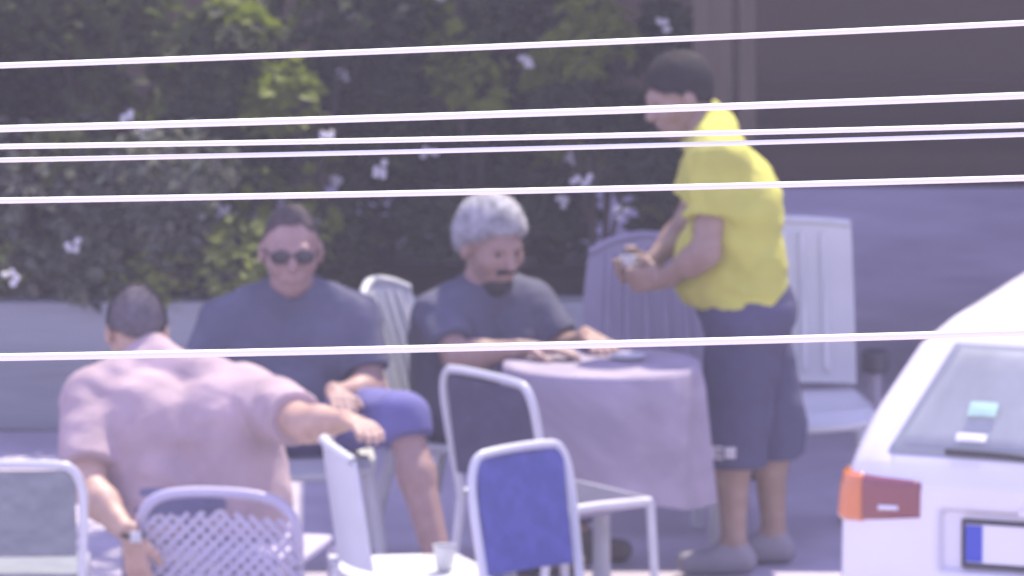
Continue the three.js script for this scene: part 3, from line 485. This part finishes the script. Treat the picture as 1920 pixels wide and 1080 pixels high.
// ---------------------------------------------------------------- parked car, seen from behind
{
  // local frame: rear at s = 0, nose at s = 3.7 (towards -z), origin on the road under the tail
  const side = [[.02, .26], [-.0, .42], [.015, .62], [.05, .70], [.06, .98], [.10, 1.035], [.40, 1.355], [.55, 1.42], [1.2, 1.495], [1.9, 1.48], [2.15, 1.43], [2.85, 1.0], [3.45, .86], [3.66, .70], [3.7, .45], [3.62, .26], [3.3, .2], [.3, .2]];
  const front = [[-.70, .2], [-.77, .34], [-.80, .6], [-.795, .86], [-.755, .99], [-.60, 1.33], [-.50, 1.45], [-.25, 1.51], [.25, 1.51], [.50, 1.45], [.60, 1.33], [.755, .99], [.795, .86], [.80, .6], [.77, .34], [.70, .2]];
  const plan = [[-.62, -.01], [-.73, .08], [-.80, .4], [-.81, 1.6], [-.80, 2.8], [-.74, 3.4], [-.55, 3.66], [0, 3.72], [.55, 3.66], [.74, 3.4], [.80, 2.8], [.81, 1.6], [.80, .4], [.73, .08], [.62, -.01], [0, -.04]];
  const poly = pts => (x, y) => { let d = 1e9, s = 1; const n = pts.length; for (let i = 0, j = n - 1; i < n; j = i++) { const [ax, ay] = pts[i], ex = pts[j][0] - ax, ey = pts[j][1] - ay, wx = x - ax, wy = y - ay; let t = (wx * ex + wy * ey) / (ex * ex + ey * ey); t = t < 0 ? 0 : t > 1 ? 1 : t; const bx = wx - ex * t, by = wy - ey * t; d = Math.min(d, bx * bx + by * by); const a = y >= ay, b = y < pts[j][1], c = ex * wy > ey * wx; if ((a && b && c) || (!a && !b && !c)) s = -s; } return s * Math.sqrt(d); };
  const pS = poly(side), pF = poly(front), pP = poly(plan);
  const hull = (x, y, z) => { const s = -z; return smax(smax(pS(s, y), pF(x, y), .09), pP(x, s), .12) - .012; };
  const wheels = [[.72, .62], [-.72, .62], [.72, 3.02], [-.72, 3.02]];
  const bodyF = (x, y, z) => { let d = hull(x, y, z); const s = -z;
    for (const [wx, ws] of wheels) { const q = Math.max(Math.hypot(s - ws, y - .29) - .335, Math.abs(x - wx) - .16); d = smax(d, -q, .015); }
    const num = Math.max(Math.abs(x + .04) - .38, Math.abs(y - .83) - .085, s - .085); d = smax(d, -num, .02); // plate recess
    d = smax(d, -Math.max(Math.abs(y - .665) - .006, s - .35), .006); // bumper seam
    return d; };
  const c = thing('parked_car', 'white hatchback parked with its rear to the camera', 'car', [1.585, 0, 4.5], -.36);
  const paint = new THREE.MeshPhysicalMaterial({ color: lin(.78, .77, .78), roughness: .38, clearcoat: .8, clearcoatRoughness: .08, map: rep(mottled([.94, .94, .94], [1, 1, 1], 4, 6, 15), .8) });
  obj('body', mesh(bodyF, [-.86, .16, -3.76], [.86, 1.54, .06], .019), paint, c);
  const glass = new THREE.MeshPhysicalMaterial({ color: lin(.05, .055, .055), roughness: .06, clearcoat: 1 });
  const pane = new THREE.MeshPhysicalMaterial({ color: lin(.92, .94, .93), roughness: .04, transmission: 1, thickness: 0 });
  const march = (x, y, z, dx, dy, dz, f = hull) => { let t = 0; for (let i = 0; i < 90; i++) { const d = f(x + dx * t, y + dy * t, z + dz * t); if (Math.abs(d) < 2e-4) break; t += d * .8; if (t > 3) break; } return [x + dx * t, y + dy * t, z + dz * t]; };
  // a panel lying on the hull: corner points in the view plane, pushed on along the given direction
  function panel(name, map, dir, up, mat, parent, nu = 14, nv = 10, proud = .005, rim = -.006) {
    const P = [], I = [], Q = [];
    for (let j = 0; j <= nv; j++) for (let i = 0; i <= nu; i++) { const o = map(i / nu, j / nv), h = march(...o, ...dir), e = .004; const n = V(hull(h[0] + e, h[1], h[2]) - hull(h[0] - e, h[1], h[2]), hull(h[0], h[1] + e, h[2]) - hull(h[0], h[1] - e, h[2]), hull(h[0], h[1], h[2] + e) - hull(h[0], h[1], h[2] - e)).normalize(); const edge = i === 0 || j === 0 || i === nu || j === nv; const k = edge ? rim : proud; P.push(h[0] + n.x * k, h[1] + n.y * k, h[2] + n.z * k); }
    for (let j = 0; j < nv; j++) for (let i = 0; i < nu; i++) { const a = j * (nu + 1) + i, b = a + nu + 1; up ? I.push(a, a + 1, b, a + 1, b + 1, b) : I.push(a, b, a + 1, a + 1, b, b + 1); }
    const g = new THREE.BufferGeometry(); g.setAttribute('position', new THREE.Float32BufferAttribute(P, 3)); g.setIndex(I); g.computeVertexNormals(); const uv = []; for (let i = 0; i < P.length; i += 3) uv.push(P[i], P[i + 1]); g.setAttribute('uv', new THREE.Float32BufferAttribute(uv, 2));
    mat.side = THREE.DoubleSide; return obj(name, g, mat, parent || c);
  }
  const quad = (a, b, d, e, z) => (u, v) => [(a[0] * (1 - u) + b[0] * u) * (1 - v) + (e[0] * (1 - u) + d[0] * u) * v, (a[1] * (1 - u) + b[1] * u) * (1 - v) + (e[1] * (1 - u) + d[1] * u) * v, z];
  const rear = [0, 0, -1];
  const seal = panel('window_seal', quad([-.635, 1.045], [.635, 1.045], [.50, 1.36], [-.50, 1.36], .6), rear, true, std([.30, .31, .31], .6), c, 30, 14, .003);
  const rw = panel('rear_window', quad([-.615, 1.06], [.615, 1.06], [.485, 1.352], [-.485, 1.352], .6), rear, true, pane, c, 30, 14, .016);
  panel('glare_backing', quad([-.60, 1.075], [.60, 1.075], [.475, 1.345], [-.475, 1.345], .6), rear, true, fabric([.55, .56, .53]), c, 30, 14, .007).userData.label = 'pale panel added behind the rear window as its glare';  // added pale backing: glare on the rear glass put into its colour
  panel('sticker', quad([-.40, 1.095], [-.31, 1.095], [-.31, 1.115], [-.40, 1.115], .6), rear, true, std([.82, .82, .8], .6), rw, 4, 3, .019, .017);
  panel('sticker', quad([-.385, 1.16], [-.30, 1.16], [-.30, 1.195], [-.385, 1.195], .6), rear, true, std([.42, .66, .52], .6), rw, 4, 3, .019, .017);
  obj('wiper', [tube([[.02, 1.05, .0], [-.2, 1.075, -.0], [-.42, 1.08, -.01]].map(p => { const h = march(p[0], p[1], .6, 0, 0, -1); return [h[0], h[1], h[2] + .022]; }), .008, 16, 6)], M.black, c);
  const red = new THREE.MeshPhysicalMaterial({ color: lin(.20, .035, .04), roughness: .18, clearcoat: 1 }), amber = new THREE.MeshPhysicalMaterial({ color: lin(.62, .17, .03), roughness: .2, clearcoat: 1 }), clear = new THREE.MeshPhysicalMaterial({ color: lin(.75, .75, .76), roughness: .15, clearcoat: 1 });
  for (const s of [-1, 1]) {
    const q = (x0, x1, y0, y1, y2, y3) => s < 0 ? quad([-x0, y0], [-x1, y1], [-x1, y2], [-x0, y3], .6) : quad([x1, y1], [x0, y0], [x0, y3], [x1, y2], .6);
    const L = panel('tail_lamp', q(.70, .47, .865, .89, 1.0, 1.012), rear, true, red, c, 14, 10, .010);
    panel('indicator', q(.738, .645, .862, .868, 1.01, 1.014), rear, true, amber, L, 12, 10, .016);
    panel('reversing_lamp', q(.61, .53, .905, .908, .93, .928), rear, true, clear, L, 6, 4, .016);
    panel('reflector', q(.6, .46, .47, .47, .5, .5), rear, true, red, c, 8, 4, .006);
    // sides, away from this view
    const sx = [-s, 0, 0], at = (a, b, d, e) => { const f = quad(a, b, d, e, 0); return (u, v) => { const p = f(u, v); return [s * 1.2, p[1], -p[0]]; }; };
    panel('side_window', at([.50, 1.04], [1.24, 1.02], [1.24, 1.36], [.72, 1.34]), sx, s < 0, glass, c, 12, 8, .006);
    panel('side_window', at([1.30, 1.02], [2.48, 1.02], [1.98, 1.36], [1.30, 1.37]), sx, s < 0, glass, c, 14, 8, .006);
    const door = panel('door', at([1.26, .36], [2.5, .36], [2.5, .985], [1.26, .985]), sx, s < 0, paint, c, 14, 10, .006);
    obj('handle', [box(.02, .025, .16, s * .815, .88, -1.42, .008)], paint, door);
    obj('mirror', [new THREE.SphereGeometry(1, 16, 12).scale(.09, .065, .05).translate(s * .87, 1.03, -2.35)], paint, c);
    panel('headlight', (() => { const f = quad([s * .45, .66], [s * .70, .68], [s * .72, .80], [s * .45, .76], 0); return (u, v) => { const p = f(u, v); return [p[0], p[1], -4.4]; }; })(), [0, 0, 1], s < 0, clear, c, 10, 8, .006);
  }
  panel('windscreen', (() => { const f = quad([-.64, 1.03], [.64, 1.03], [.50, 1.36], [-.50, 1.36], 0); return (u, v) => { const p = f(u, v); return [p[0], p[1], -4.4]; }; })(), [0, 0, 1], false, glass, c, 20, 12, .006);
  // number plate with blue side bands
  const zP = -.077, pl = obj('number_plate', [box(.52, .112, .006, -.09, .825, zP + .004, .002)], std([.74, .74, .74], .45), c);
  for (const s of [-1, 1]) obj('blue_band', [box(.05, .106, .003, -.09 + s * .232, .825, zP + .0085, .001)], std([.03, .06, .42], .45), pl);
  obj('plate_frame', [box(.54, .012, .014, -.09, .888, zP + .004, .004), box(.54, .012, .014, -.09, .762, zP + .004, .004), box(.012, .114, .014, -.354, .825, zP + .004, .004), box(.012, .114, .014, .174, .825, zP + .004, .004)], M.black, c);
  obj('hatch_handle', [box(.36, .022, .03, 0, .925, -.045, .01)], paint, c);
  for (const [wx, ws] of wheels) {
    const o = Math.sign(wx), w = obj('wheel', (() => { const g = lathe([[.18, -.09], [.26, -.095], [.29, -.07], [.298, 0], [.29, .07], [.26, .095], [.18, .09]], 40); g.rotateZ(PI / 2); g.translate(wx - o * .01, .298, -ws); return g; })(), M.rubber, c);
    obj('rim', (() => { const g = lathe([[0, .05], [.05, .055], [.09, .03], [.15, .04], [.185, .085], [.19, .0], [.0, -.03]], 32); g.rotateZ(-o * PI / 2); g.translate(wx - o * .01, .298, -ws); return g; })(), new THREE.MeshStandardMaterial({ color: lin(.5, .5, .52), metalness: .8, roughness: .35 }), w);
  }
}
renderer.render(scene, camera);
